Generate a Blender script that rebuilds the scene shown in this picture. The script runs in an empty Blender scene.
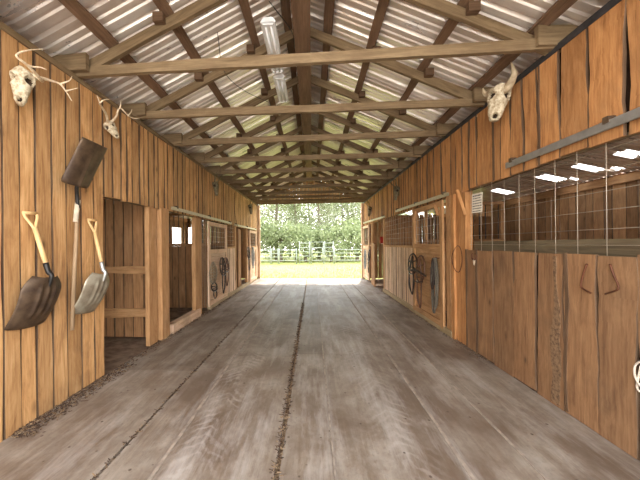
import bpy, math, random
from mathutils import Vector, Matrix, noise
R = random.Random(7)
S = bpy.context.scene
COL = S.collection
V = Vector

# ---------------------------------------------------------------- camera, world, sun, exposure
FPX, PSI, ROLL, PCX, PCY, EYE = 284.0, -math.atan(19.3/284), math.radians(.57), 293.2, 244.0, 1.452
cam = bpy.data.cameras.new('camera'); cam.sensor_width = 36; cam.lens = FPX/640*36
cam.shift_x = -(PCX-320)/640; cam.shift_y = (PCY-240)/640; cam.clip_start = .05; cam.clip_end = 300
camo = bpy.data.objects.new('camera', cam); COL.objects.link(camo); S.camera = camo
camo.matrix_world = Matrix.Translation((0, 0, EYE)) @ Matrix.Rotation(-PSI, 4, 'Z') @ Matrix.Rotation(math.pi/2, 4, 'X') @ Matrix.Rotation(-ROLL, 4, 'Z')

W = bpy.data.worlds.new('world'); S.world = W; W.use_nodes = True
wn = W.node_tree; wn.nodes.clear()
wo = wn.nodes.new('ShaderNodeOutputWorld'); wb = wn.nodes.new('ShaderNodeBackground')
wtc = wn.nodes.new('ShaderNodeTexCoord'); wsx = wn.nodes.new('ShaderNodeSeparateXYZ'); wr = wn.nodes.new('ShaderNodeValToRGB')
wn.links.new(wtc.outputs['Generated'], wsx.inputs[0]); wn.links.new(wsx.outputs['Z'], wr.inputs[0])
wr.color_ramp.elements[0].color = (1, .96, .9, 1); wr.color_ramp.elements[1].color = (.72, .84, 1, 1)
wn.links.new(wr.outputs[0], wb.inputs[0]); wb.inputs[1].default_value = 3.4
wn.links.new(wb.outputs[0], wo.inputs[0])

sl = bpy.data.lights.new('sun', 'SUN'); sl.energy = 3.6; sl.angle = math.radians(2); sl.color = (1, .92, .80)
so = bpy.data.objects.new('sun', sl); COL.objects.link(so); so.rotation_euler = V((.22, 1.0, 1.75)).to_track_quat('Z', 'Y').to_euler()   # stands high beyond the far opening

S.view_settings.view_transform = 'Standard'; S.view_settings.look = 'None'; S.view_settings.gamma = 1
S.view_settings.use_curve_mapping = False
S.view_settings.exposure = 1.35
S.cycles.max_bounces = 10; S.cycles.diffuse_bounces = 8; S.cycles.glossy_bounces = 5

# ---------------------------------------------------------------- helpers
def at(px, py, X):
    """point on the vertical plane x = X behind a pixel"""
    xr = px-PCX; yr = PCY-py
    c, s = math.cos(ROLL), math.sin(ROLL)
    x = (xr*c+yr*s)/FPX; y = (-xr*s+yr*c)/FPX
    rx = x*math.cos(PSI)+math.sin(PSI); ry = -x*math.sin(PSI)+math.cos(PSI)
    t = X/rx
    return V((X, ry*t, EYE+y*t))

def tag(o, label=None, cat=None, group=None, kind=None):
    if label: o['label'] = label
    if cat: o['category'] = cat
    if group: o['group'] = group
    if kind: o['kind'] = kind
    return o

def empty(name, loc=(0, 0, 0)):
    o = bpy.data.objects.new(name, None); COL.objects.link(o); o.location = loc; o.empty_display_size = .1
    return o

def copy_tree(o, parent=None):
    c = o.copy(); COL.objects.link(c); c.parent = parent
    for ch in list(o.children): copy_tree(ch, c)
    return c

class MB:
    def __init__(s): s.v = []; s.f = []; s.uv = []; s.m = []; s.sm = []
    def face(s, idx, uvs, m=0, smooth=False):
        s.f.append(idx); s.uv.append(uvs); s.m.append(m); s.sm.append(smooth)
    # sweep of a rectangular section along U with wobbling edges
    def plank(s, o, U, Wd, N, L, w, t, n=1, wob=0.0, m=0, w2=None, twist=0.0, endcut=0.0, rnd=None, edge=None):
        """o = centre of the start end; U length dir, Wd width dir, N thickness dir"""
        rnd = rnd or R
        U = V(U).normalized(); Wd = V(Wd).normalized(); N = V(N).normalized(); o = V(o)
        w2 = w if w2 is None else w2
        a, b = rnd.random()*100, rnd.random()*100
        u0 = rnd.random()*20
        e0, e1 = rnd.uniform(-endcut, endcut), rnd.uniform(-endcut, endcut)
        base = len(s.v); ring = []; K = 8 if edge is not None else 4
        for i in range(n+1):
            k = i/n; l = L*k
            l += (e0*(1-k) + e1*k)
            hw = (w*(1-k)+w2*k)/2
            wl = -hw + (noise.noise(V((a, l*1.6, 0)))*wob + noise.noise(V((a, l*6, 3)))*wob*.3 if wob else 0)
            wr_ = hw + (noise.noise(V((b, l*1.6, 9)))*wob + noise.noise(V((b, l*6, 5)))*wob*.3 if wob else 0)
            tw = twist*(k-.5)
            if K == 4: sec = ((wl, -t/2), (wr_, -t/2), (wr_, t/2), (wl, t/2))
            else:
                ca = max(.002, .005+.006*noise.noise(V((a, l*3, 20)))+.005*noise.noise(V((a, l*14, 20))))
                cb = max(.002, .005+.006*noise.noise(V((b, l*3, 30)))+.005*noise.noise(V((b, l*14, 30))))
                q_ = t*.3
                sec = ((wl+ca, -t/2), (wr_-cb, -t/2), (wr_, -q_), (wr_, q_), (wr_-cb, t/2), (wl+ca, t/2), (wl, q_), (wl, -q_))
            for (ww, tt) in sec:
                s.v.append(o + U*l + Wd*ww + N*(tt + tw*ww)); ring.append((ww, l))
        for i in range(n):
            q = base+K*i
            l0, l1 = ring[K*i][1], ring[K*i+K][1]
            for j in range(K):
                j2 = (j+1) % K
                flat = j in ((0, 2) if K == 4 else (0, 4))
                if flat: ua, ub = ring[K*i+j][0], ring[K*i+j2][0]
                else: ua, ub = w*.7, w*.7+t
                s.face((q+j, q+j2, q+K+j2, q+K+j), [(u0+ua, l0), (u0+ub, l0), (u0+ub, l1), (u0+ua, l1)], m if flat or K == 4 else edge)  # edge faces take the dark colour that stands for gap shade
        e = base+K*n
        s.face(tuple(base+j for j in range(K))[::-1], [(u0+ring[j][0], 0) for j in range(K)][::-1], m)
        s.face(tuple(e+j for j in range(K)), [(u0+ring[j][0], L) for j in range(K)], m)
    def box(s, c, d, m=0):
        c = V(c); ax = max(range(3), key=lambda i: d[i]); o = [i for i in range(3) if i != ax]
        if d[o[0]] < d[o[1]]: o = o[::-1]
        E_ = [V((1, 0, 0)), V((0, 1, 0)), V((0, 0, 1))]
        s.plank(c-E_[ax]*d[ax]/2, E_[ax], E_[o[0]], E_[o[1]] if True else 0, d[ax], d[o[0]], d[o[1]], m=m)
    def beam(s, a, b, w, t, up=(0, 0, 1), n=1, wob=0, m=0):
        """bar from a to b; w measured along 'up', t across"""
        a = V(a); b = V(b); U = (b-a); L = U.length; U.normalize()
        N = U.cross(V(up)).normalized(); Wd = N.cross(U).normalized()
        s.plank(a, U, Wd, N, L, w, t, n=n, wob=wob, m=m)
    def tube(s, pts, r, seg=8, m=0, closed=False, smooth=True, sub=1, flat=1.0):
        pts = [V(p) for p in pts]
        rs = list(r) if isinstance(r, (list, tuple)) else [r]*len(pts)
        if sub > 1:
            np_, nr = [], []
            n = len(pts); rng = n if closed else n-1
            for i in range(rng):
                p0 = pts[(i-1) % n] if closed or i > 0 else pts[0]*2-pts[1]
                p1 = pts[i]; p2 = pts[(i+1) % n]
                p3 = pts[(i+2) % n] if closed or i+2 < n else p2*2-p1
                for k in range(sub):
                    t = k/sub
                    np_.append(.5*((2*p1)+(p2-p0)*t+(2*p0-5*p1+4*p2-p3)*t*t+(3*p1-p0-3*p2+p3)*t**3))
                    nr.append(rs[i]*(1-t)+rs[(i+1) % n]*t)
            if not closed: np_.append(pts[-1]); nr.append(rs[-1])
            pts, rs = np_, nr
        n = len(pts); base = len(s.v); ln = 0; ls = []
        T0 = (pts[1]-pts[0]).normalized()
        nrm = T0.orthogonal().normalized()
        for i in range(n):
            if closed: T = (pts[(i+1) % n]-pts[i-1])
            else: T = pts[min(i+1, n-1)]-pts[max(i-1, 0)]
            T = T.normalized() if T.length > 1e-9 else T0
            nrm = (nrm - T*nrm.dot(T)); nrm = nrm.normalized() if nrm.length > 1e-6 else T.orthogonal().normalized()
            bn = T.cross(nrm)
            for j in range(seg):
                a = 2*math.pi*j/seg
                s.v.append(pts[i]+nrm*math.cos(a)*rs[i]+bn*math.sin(a)*rs[i]*flat)
            if i: ln += (pts[i]-pts[i-1]).length
            ls.append(ln)
        u0 = R.random()*10
        for i in range(n if closed else n-1):
            i2 = (i+1) % n
            for j in range(seg):
                j2 = (j+1) % seg
                ua, ub = u0+j*rs[i]*6.28/seg, u0+(j+1)*rs[i]*6.28/seg
                l2 = ls[i2] if i2 else ls[i]+.02
                s.face((base+i*seg+j, base+i*seg+j2, base+i2*seg+j2, base+i2*seg+j),
                       [(ua, ls[i]), (ub, ls[i]), (ub, l2), (ua, l2)], m, smooth)
        if not closed:
            s.face(tuple(base+j for j in range(seg))[::-1], [(0, 0)]*seg, m)
            s.face(tuple(base+(n-1)*seg+j for j in range(seg)), [(0, 0)]*seg, m)
    def loft(s, rings, m=0, smooth=True, cap=True, closed_ring=True):
        base = len(s.v); n = len(rings); k = len(rings[0])
        for r_ in rings: s.v.extend(V(p) for p in r_)
        for i in range(n-1):
            for j in range(k if closed_ring else k-1):
                j2 = (j+1) % k
                s.face((base+i*k+j, base+i*k+j2, base+(i+1)*k+j2, base+(i+1)*k+j),
                       [(j*.02, i*.02), (j*.02+.02, i*.02), (j*.02+.02, i*.02+.02), (j*.02, i*.02+.02)], m, smooth)
        if cap and closed_ring:
            s.face(tuple(base+j for j in range(k))[::-1], [(0, 0)]*k, m, smooth)
            s.face(tuple(base+(n-1)*k+j for j in range(k)), [(0, 0)]*k, m, smooth)
    def build(s, name, mats, parent=None, mat=None):
        me = bpy.data.meshes.new(name)
        vs = s.v if mat is None else [mat @ p for p in s.v]
        me.from_pydata([tuple(p) for p in vs], [], s.f)
        ul = me.uv_layers.new(name='UVMap')
        flat = []
        for u in s.uv:
            for c in u: flat.extend((float(c[0]), float(c[1])))
        ul.data.foreach_set('uv', flat)
        me.polygons.foreach_set('material_index', s.m); me.polygons.foreach_set('use_smooth', s.sm)
        for mt in (mats if isinstance(mats, (list, tuple)) else [mats]): me.materials.append(mt)
        me.update()
        o = bpy.data.objects.new(name, me); COL.objects.link(o)
        if parent: o.parent = parent
        return o

def struct(name, mb, mats): return tag(mb.build(name, mats), kind='structure')

# ---------------------------------------------------------------- materials
def newmat(name):
    m = bpy.data.materials.new(name); m.use_nodes = True
    nt = m.node_tree; b = nt.nodes['Principled BSDF']
    return m, nt, b
def N_(nt, t, **k):
    n = nt.nodes.new(t)
    for a, v in k.items(): setattr(n, a, v)
    return n
def ramp(nt, fac, stops):
    r = N_(nt, 'ShaderNodeValToRGB'); nt.links.new(fac, r.inputs[0])
    el = r.color_ramp.elements
    while len(el) < len(stops): el.new(.5)
    for e, (p, c) in zip(el, stops): e.position = p; e.color = (*c, 1) if len(c) == 3 else c
    return r.outputs[0]
def mixc(nt, fac, a, b, mode='MIX'):
    n = N_(nt, 'ShaderNodeMix', data_type='RGBA', blend_type=mode)
    for sock, val in ((n.inputs[0], fac), (n.inputs[6], a), (n.inputs[7], b)):
        if hasattr(val, 'is_linked') or hasattr(val, 'links'): nt.links.new(val, sock)
        else: sock.default_value = val if isinstance(val, (int, float)) else (*val, 1)
    return n.outputs[2]
def noise_tex(nt, vec, scale, detail=4, rough=.55, dist=0):
    n = N_(nt, 'ShaderNodeTexNoise'); n.inputs['Scale'].default_value = scale; n.inputs['Detail'].default_value = detail
    n.inputs['Roughness'].default_value = rough; n.inputs['Distortion'].default_value = dist
    nt.links.new(vec, n.inputs['Vector']); return n.outputs['Fac']
def mapping(nt, vec, scale, loc=(0, 0, 0)):
    n = N_(nt, 'ShaderNodeMapping'); n.inputs['Scale'].default_value = scale; n.inputs['Location'].default_value = loc
    nt.links.new(vec, n.inputs['Vector']); return n.outputs[0]

def wood(name, dark, mid, light, knots=.6, var=.35, rough=.75, bump=.4, stain=.35, stain_col=(.12, .07, .04)):
    m, nt, b = newmat(name)
    tc = N_(nt, 'ShaderNodeTexCoord'); geo = N_(nt, 'ShaderNodeNewGeometry')
    isl = geo.outputs['Random Per Island']
    # shift the grain for every board
    mul = N_(nt, 'ShaderNodeMath', operation='MULTIPLY'); nt.links.new(isl, mul.inputs[0]); mul.inputs[1].default_value = 37
    cmb = N_(nt, 'ShaderNodeCombineXYZ'); nt.links.new(mul.outputs[0], cmb.inputs[2])
    add = N_(nt, 'ShaderNodeVectorMath', operation='ADD'); nt.links.new(tc.outputs['UV'], add.inputs[0]); nt.links.new(cmb.outputs[0], add.inputs[1])
    p = add.outputs[0]
    g1 = noise_tex(nt, mapping(nt, p, (60, 2.6, 1)), 1, 7, .68, .4)
    g2 = noise_tex(nt, mapping(nt, p, (9, 1.6, 1)), 1, 6, .68, .8)
    mx = N_(nt, 'ShaderNodeMath', operation='ADD'); nt.links.new(g1, mx.inputs[0]); nt.links.new(g2, mx.inputs[1])
    hf = N_(nt, 'ShaderNodeMath', operation='MULTIPLY'); nt.links.new(mx.outputs[0], hf.inputs[0]); hf.inputs[1].default_value = .5
    c = ramp(nt, hf.outputs[0], [(.34, dark), (.5, mid), (.66, light)])
    # board-to-board difference
    vr = ramp(nt, isl, [(0, (1-var, 1-var*1.1, 1-var*1.2)), (.25, (1-var*.3,)*3), (.6, (1, .97, .93)), (1, (1+var*.35, 1+var*.3, 1+var*.2))])
    c = mixc(nt, 1.0, c, vr, 'MULTIPLY')
    # knots
    if knots:
        vo = N_(nt, 'ShaderNodeTexVoronoi'); vo.inputs['Scale'].default_value = 1; vo.inputs['Randomness'].default_value = 1
        nt.links.new(mapping(nt, p, (5.5, 2.6, 1)), vo.inputs['Vector'])
        kf = ramp(nt, vo.outputs['Distance'], [(.045, (1, 1, 1)), (.11, (.35,)*3), (.2, (0, 0, 0))])
        sp = N_(nt, 'ShaderNodeSeparateColor'); nt.links.new(vo.outputs['Color'], sp.inputs[0])
        gt = N_(nt, 'ShaderNodeMath', operation='GREATER_THAN'); nt.links.new(sp.outputs[0], gt.inputs[0]); gt.inputs[1].default_value = .62
        k1 = N_(nt, 'ShaderNodeMath', operation='MULTIPLY'); nt.links.new(kf, k1.inputs[0]); nt.links.new(gt.outputs[0], k1.inputs[1])
        k2 = N_(nt, 'ShaderNodeMath', operation='MULTIPLY'); nt.links.new(k1.outputs[0], k2.inputs[0]); k2.inputs[1].default_value = knots
        c = mixc(nt, k2.outputs[0], c, tuple(x*.28 for x in mid))
    st = noise_tex(nt, mapping(nt, tc.outputs['Object'], (1.3, 1.3, 1.0)), 2.2, 5, .65)
    sf = ramp(nt, st, [(.5, (0, 0, 0)), (.72, (stain,)*3)])
    c = mixc(nt, sf, c, stain_col)
    nt.links.new(c, b.inputs['Base Color']); b.inputs['Roughness'].default_value = rough
    b.inputs['Specular IOR Level'].default_value = .25
    bp = N_(nt, 'ShaderNodeBump'); bp.inputs['Strength'].default_value = bump; bp.inputs['Distance'].default_value = .004
    nt.links.new(hf.outputs[0], bp.inputs['Height']); nt.links.new(bp.outputs[0], b.inputs['Normal'])
    return m

def plain(name, col, rough=.6, metal=0, var=.25, scale=12, bump=.2, col2=None, spec=.4):
    m, nt, b = newmat(name)
    tc = N_(nt, 'ShaderNodeTexCoord')
    n = noise_tex(nt, tc.outputs['Object'], scale, 5, .6)
    c2 = col2 or tuple(x*(1-var*1.6) for x in col)
    c = ramp(nt, n, [(.35, c2), (.62, col)])
    nt.links.new(c, b.inputs['Base Color']); b.inputs['Roughness'].default_value = rough; b.inputs['Metallic'].default_value = metal
    b.inputs['Specular IOR Level'].default_value = spec
    if bump:
        bp = N_(nt, 'ShaderNodeBump'); bp.inputs['Strength'].default_value = bump; bp.inputs['Distance'].default_value = .003
        nt.links.new(n, bp.inputs['Height']); nt.links.new(bp.outputs[0], b.inputs['Normal'])
    return m

M = {}
M['wall'] = wood('sawn_board', (.28, .13, .05), (.57, .32, .135), (.78, .50, .25), knots=.9, var=.28)
M['wallR'] = wood('sawn_board_red', (.24, .10, .037), (.47, .225, .085), (.63, .34, .145), knots=.8, var=.34)
M['lowR'] = wood('worn_brown_board', (.125, .062, .03), (.25, .133, .065), (.37, .21, .105), knots=.8, var=.3, stain=.5)  # darker brown for the near lower boards of the right wall
M['barkpatch'] = plain('rough_bark_patch', (.26, .155, .08), .95, scale=45, col2=(.10, .055, .03), bump=1.0)
M['sill'] = wood('dull_sill', (.07, .05, .03), (.13, .10, .06), (.19, .15, .09), knots=0, var=.1)
M['post'] = wood('post_board', (.29, .14, .06), (.48, .27, .125), (.62, .38, .20), knots=.6, var=.15)
M['stall'] = wood('stall_board', (.20, .10, .045), (.38, .20, .09), (.52, .29, .14), knots=.8, var=.35)
M['bark'] = wood('bark_edge', (.06, .035, .02), (.12, .07, .04), (.2, .13, .08), knots=0, var=.3, bump=1.0)  # bark strips; as board edges, its dark colour paints the shade of the gaps
M['gap'] = plain('dark_backing', (.03, .016, .009), .95, bump=0, spec=.1)
M['truss'] = wood('weathered_truss', (.105, .07, .037), (.20, .14, .078), (.30, .22, .13), knots=.6, var=.3, stain=.4)
M['purlin'] = wood('reddish_purlin', (.10, .06, .036), (.19, .115, .07), (.28, .175, .11), knots=.5, var=.4)
M['rail'] = wood('grey_rail', (.25, .18, .1), (.38, .29, .17), (.48, .38, .24), knots=.3, var=.2)
M['paleboard'] = wood('pale_board', (.46, .29, .18), (.68, .47, .32), (.80, .60, .44), knots=.6, var=.25)  # pinkish boards, made paler to carry the brighter light of the far end
M['steel'] = plain('dark_angle_steel', (.10, .10, .11), .5, .7, bump=.1)
M['galv'] = plain('galvanised', (.55, .55, .53), .45, .8, var=.12, bump=.05)
M['trackp'] = plain('painted_track', (.62, .55, .38), .5, .3, var=.1, bump=.05)
M['wire'] = plain('galvanised_wire', (.46, .38, .29), .6, .3, var=.1, bump=0)
M['bone'] = plain('bleached_bone', (.66, .58, .42), .75, 0, scale=34, col2=(.30, .22, .13), bump=.8)
M['cavity'] = plain('skull_cavity', (.07, .045, .03), .95, bump=.3, spec=.1)  # shade of the hollow sockets and nose, put into the colour
M['antler'] = plain('pale_antler', (.85, .72, .52), .55, 0, scale=30, col2=(.5, .34, .2), bump=.3)
M['oldbone'] = plain('grimy_bone', (.22, .19, .11), .8, 0, scale=25, col2=(.1, .07, .04), bump=.5)
M['horn'] = plain('grey_horn', (.52, .42, .28), .6, 0, scale=16, col2=(.3, .22, .13), bump=.5)
M['rust'] = plain('rusted_steel', (.115, .075, .045), .5, .35, scale=9, col2=(.05, .03, .02), bump=.4)
M['alu'] = plain('dull_aluminium', (.42, .38, .29), .45, .5, scale=7, col2=(.24, .19, .13), bump=.2)
M['black'] = plain('black_socket', (.025, .022, .02), .4, .3, bump=.1)
M['handle'] = wood('ash_handle', (.58, .36, .15), (.74, .5, .24), (.82, .6, .33), knots=0, var=.08, rough=.5)
M['oldhandle'] = wood('old_handle', (.22, .14, .08), (.36, .25, .15), (.48, .36, .24), knots=0, var=.1, rough=.7)
M['whitewrap'] = plain('pale_wrap', (.78, .66, .5), .7, bump=.1)
M['leather'] = plain('dark_leather', (.035, .02, .014), .5, 0, bump=.3)
M['brleather'] = plain('brown_leather', (.14, .06, .03), .5, 0, bump=.3)
M['rope'] = plain('weathered_rope', (.13, .11, .08), .9, 0, scale=60, bump=.8)
M['net'] = plain('faded_net', (.34, .28, .2), .9, 0, scale=40, bump=.8)
M['iron'] = plain('rusty_iron', (.13, .045, .02), .6, .3, bump=.3)
M['paper'] = plain('paper', (.78, .70, .58), .8, 0, var=.06, bump=0)
M['ink'] = plain('ink', (.06, .05, .045), .8, 0, bump=0)
M['white'] = plain('white_enamel', (.86, .86, .85), .35, 0, var=.05, bump=0)
M['tubeglass'] = plain('lamp_tube', (.9, .9, .9), .2, 0, var=.02, bump=0)
M['red'] = plain('red_plastic', (.5, .03, .02), .45, bump=0)
M['whiterope'] = plain('white_rope', (.80, .68, .55), .8, scale=60, bump=.5)
M['bluebag'] = plain('pale_blue_cloth', (.45, .50, .52), .9, bump=.3)
M['pipe'] = plain('white_pipe', (.26, .28, .24), .5, .2, var=.05, bump=0)
M['trunk'] = plain('tree_bark', (.2, .16, .11), .9, scale=8, bump=.6)

def metal_roof():
    m, nt, b = newmat('ribbed_roof_metal')
    tc = N_(nt, 'ShaderNodeTexCoord')
    n = noise_tex(nt, mapping(nt, tc.outputs['Object'], (1, 3, 1)), 1.6, 5, .6)
    c = ramp(nt, n, [(.3, (.70, .59, .50)), (.6, (.92, .84, .76)), (.8, (.82, .76, .74))])
    rs = noise_tex(nt, mapping(nt, tc.outputs['Object'], (.6, 6, 1)), 1.2, 4, .6)
    rf = ramp(nt, rs, [(.6, (0, 0, 0)), (.8, (.35,)*3)])
    c = mixc(nt, rf, c, (.34, .24, .15))
    nt.links.new(c, b.inputs['Base Color']); b.inputs['Metallic'].default_value = .5
    r = ramp(nt, n, [(.3, (.38,)*3), (.7, (.26,)*3)]); nt.links.new(r, b.inputs['Roughness'])
    return m
M['roof'] = metal_roof()

def floor_mat():
    m, nt, b = newmat('dusty_floor')
    tc = N_(nt, 'ShaderNodeTexCoord'); geo = N_(nt, 'ShaderNodeNewGeometry'); isl = geo.outputs['Random Per Island']
    ob = tc.outputs['Object']
    g = noise_tex(nt, mapping(nt, ob, (20, 1.0, 1)), 1, 6, .7, .5)
    big = noise_tex(nt, mapping(nt, ob, (1.0, .8, 1)), 1.5, 7, .62, .3)
    mid = noise_tex(nt, mapping(nt, ob, (3.0, 1.6, 1), (3, 1, 0)), 1.6, 8, .7, .4)
    fine = noise_tex(nt, mapping(nt, ob, (1, .7, 1)), 28, 5, .7)
    c = ramp(nt, g, [(.3, (.17, .128, .09)), (.52, (.25, .197, .15)), (.72, (.33, .272, .215))])
    c = mixc(nt, ramp(nt, mid, [(.40, (0, 0, 0)), (.66, (.7,)*3)]), c, (.42, .37, .31))
    c = mixc(nt, ramp(nt, big, [(.42, (0, 0, 0)), (.60, (.75,)*3)]), c, (.125, .08, .052))
    c = mixc(nt, ramp(nt, fine, [(.52, (0, 0, 0)), (.75, (.55,)*3)]), c, (.15, .105, .075))
    # tyre tread prints left in the dust, in two lanes, broken up by patches
    sx = N_(nt, 'ShaderNodeSeparateXYZ'); nt.links.new(ob, sx.inputs[0])
    def mth(op, a_, b_=None):
        n = N_(nt, 'ShaderNodeMath', operation=op)
        for i_, v_ in enumerate((a_, b_)):
            if v_ is None: continue
            if isinstance(v_, (int, float)): n.inputs[i_].default_value = v_
            else: nt.links.new(v_, n.inputs[i_])
        return n.outputs[0]
    sc = noise_tex(nt, mapping(nt, ob, (1.8, .9, 1), (4, 7, 0)), 1.8, 5, .65)
    jit = noise_tex(nt, mapping(nt, ob, (1, 1, 1)), 5, 4, .6)
    for xc in (-.82, .62):
        ax_ = mth('ABSOLUTE', mth('SUBTRACT', sx.outputs[0], xc))
        lane = ramp(nt, ax_, [(.10, (1, 1, 1)), (.26, (0, 0, 0))])
        ph = mth('ADD', mth('MULTIPLY', sx.outputs[1], 62.0), mth('MULTIPLY', ax_, 55.0))
        ph = mth('ADD', ph, mth('MULTIPLY', jit, 16.0))
        band = ramp(nt, mth('SINE', ph), [(.1, (0, 0, 0)), (.8, (.33,)*3)])
        f_ = mth('MULTIPLY', mth('MULTIPLY', lane, band), ramp(nt, sc, [(.44, (0, 0, 0)), (.6, (1, 1, 1))]))
        c = mixc(nt, f_, c, (.50, .45, .41))
    dust = noise_tex(nt, mapping(nt, ob, (2.4, .35, 1), (1, 2, 0)), 1.4, 7, .72)
    c = mixc(nt, ramp(nt, dust, [(.50, (0, 0, 0)), (.66, (.6,)*3)]), c, (.50, .455, .415))
    # little dark crumbs
    vo = N_(nt, 'ShaderNodeTexVoronoi'); vo.inputs['Scale'].default_value = 7; nt.links.new(ob, vo.inputs['Vector'])
    c = mixc(nt, ramp(nt, vo.outputs['Distance'], [(.05, (.8,)*3), (.09, (0, 0, 0))]), c, (.07, .04, .025))
    c = mixc(nt, 1.0, c, ramp(nt, isl, [(0, (.84, .82, .79)), (1, (1.08, 1.06, 1.04))]), 'MULTIPLY')
    nt.links.new(c, b.inputs['Base Color'])
    nt.links.new(ramp(nt, mid, [(.3, (.42,)*3), (.7, (.66,)*3)]), b.inputs['Roughness'])
    b.inputs['Specular IOR Level'].default_value = .5
    bp = N_(nt, 'ShaderNodeBump'); bp.inputs['Strength'].default_value = .35; bp.inputs['Distance'].default_value = .004
    nt.links.new(fine, bp.inputs['Height']); nt.links.new(bp.outputs[0], b.inputs['Normal'])
    return m
M['floor'] = floor_mat()
M['floorstrip'] = plain('pale_floor_batten', (.37, .30, .235), .8, scale=14, col2=(.24, .19, .15), bump=.4)
M['gravel'] = plain('yard_gravel', (.50, .45, .39), .95, scale=6, col2=(.36, .31, .25), bump=.6)  # ground out of view, added tan so the roof reflects less green
M['dirt'] = plain('stall_dirt', (.26, .18, .12), .95, scale=9, col2=(.13, .08, .05), bump=.9)
M['crumb'] = plain('dark_crumbs', (.10, .06, .04), .95, scale=60, bump=1.0)
M['straw'] = plain('straw_debris', (.40, .28, .16), .95, scale=60, col2=(.13, .07, .04), bump=1.0)
M['grass'] = plain('summer_grass', (.29, .30, .07), .9, scale=2.2, col2=(.20, .225, .05), bump=.5)
M['blade'] = plain('grass_blades', (.31, .325, .08), .8, scale=3, col2=(.21, .25, .055), bump=0)
def leafmat(name, a, b2):
    m, nt, b = newmat(name)
    geo = N_(nt, 'ShaderNodeNewGeometry')
    c = ramp(nt, geo.outputs['Random Per Island'], [(0, a), (1, b2)])
    d = N_(nt, 'ShaderNodeBsdfDiffuse'); t = N_(nt, 'ShaderNodeBsdfTranslucent'); mx = N_(nt, 'ShaderNodeMixShader')
    nt.links.new(c, d.inputs[0]); nt.links.new(c, t.inputs[0]); mx.inputs[0].default_value = .4
    nt.links.new(d.outputs[0], mx.inputs[1]); nt.links.new(t.outputs[0], mx.inputs[2])
    nt.links.new(mx.outputs[0], nt.nodes['Material Output'].inputs[0])
    return m
M['leafA'] = leafmat('oak_leaves', (.15, .19, .08), (.36, .39, .22))
M['leafB'] = leafmat('pale_leaves', (.20, .23, .12), (.42, .44, .29))

# ---------------------------------------------------------------- the building's measures
XL, XR = -2.33, 2.135
Y0, Y1 = -0.3, 12.0
EAVE = 3.12
HL, HR = 2.01, 2.17         # underside of the upper boards
OXL, OXR = -5.4, 5.2        # outer walls of the stalls
RX = -.10                   # ridge
RZ = 4.24; PITCH = .47

# floor of the aisle: long strips with open seams
seams = [XL, -1.37, -1.02, -.237, .126, .97, 1.41, XR]
mb = MB(); rf = random.Random(3)
gw = [0, .02, .008, .035, .01, .016, .010, 0]
for i in range(len(seams)-1):
    a, b = seams[i]+gw[i]/2, seams[i+1]-gw[i+1]/2
    y = Y0
    while y < Y1-.01:
        L = rf.uniform(3.2, 4.4)
        if Y1-(y+L) < 1.2: L = Y1-y
        mb.plank(((a+b)/2, y, -.02), (0, 1, 0), (1, 0, 0), (0, 0, 1), L-.003, b-a, .04, n=10, wob=.008, rnd=rf)
        y += L
for x, w in ((-1.02, .022), (.126, .012), (.97, .026), (1.41, .018)):
    mb.plank((x, Y0, .004), (0, 1, 0), (1, 0, 0), (0, 0, 1), Y1-Y0, w, .008, n=60, wob=.006, rnd=rf, m=1)
struct('floor', mb, [M['floor'], M['floorstrip']])
mb = MB(); mb.box(((XL+XR)/2, (Y0+Y1)/2, -.06), (XR-XL, Y1-Y0, .04)); struct('floor_bed', mb, M['straw'])
for nm, a, b in (('floor_left_stalls', OXL, XL), ('floor_right_stalls', XR, OXR)):
    mb = MB(); n = 40; k = 24; r0 = random.Random(5)
    rings = []
    for i in range(n+1):
        y = Y0+(Y1-Y0)*i/n
        rings.append([V((a+(b-a)*j/k, y, -.035+.05*noise.noise(V((j*.4, i*.4, a))))) for j in range(k+1)])
    mb.loft(rings, closed_ring=False, cap=False)
    struct(nm, mb, M['dirt'])

# loose straw and dirt along the foot of the walls and in the wide crack
def debris(name, x0, x1, ya, yb, count, label, seed, h=.02):
    r = random.Random(seed); mb = MB()
    for i in range(count):
        x = r.triangular(x0, x1, x0 if abs(x0) > abs(x1) else x1); y = r.uniform(ya, yb)
        a = r.uniform(0, math.pi); l = r.uniform(.008, .035); w = r.uniform(.002, .006)
        mb.plank((x, y, r.uniform(.002, h)), (math.cos(a), math.sin(a), r.uniform(-.15, .15)), (-math.sin(a), math.cos(a), 0), (0, 0, 1), l, w, w*.6, rnd=r)
    o = mb.build(name, [M['straw'], M['crumb']]); tag(o, label, 'straw', kind='stuff')
    for p in o.data.polygons: p.material_index = 1 if (p.index//6) % 3 else 0
debris('straw_litter', XL+.01, XL+.20, 2.0, 3.3, 1500, 'strip of straw and crumbs on the floor along the foot of the left board wall', 1)
debris('straw_litter', XL+.01, XL+.16, 3.3, 9, 1400, 'thin straw litter along the left stall thresholds further down the aisle', 2)
debris('straw_litter', XR-.14, XR-.01, 3.6, 9, 900, 'thin straw litter on the floor along the right stall doors', 3)
debris('straw_litter', -.27, -.205, 1.6, 7, 1100, 'dirt and chaff packed in the wide crack left of the floor centre', 4, .006)
debris('straw_litter', -1.385, -1.35, 1.6, 7, 500, 'pale chaff caught in the floor seam nearer the left wall', 5, .004)

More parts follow.
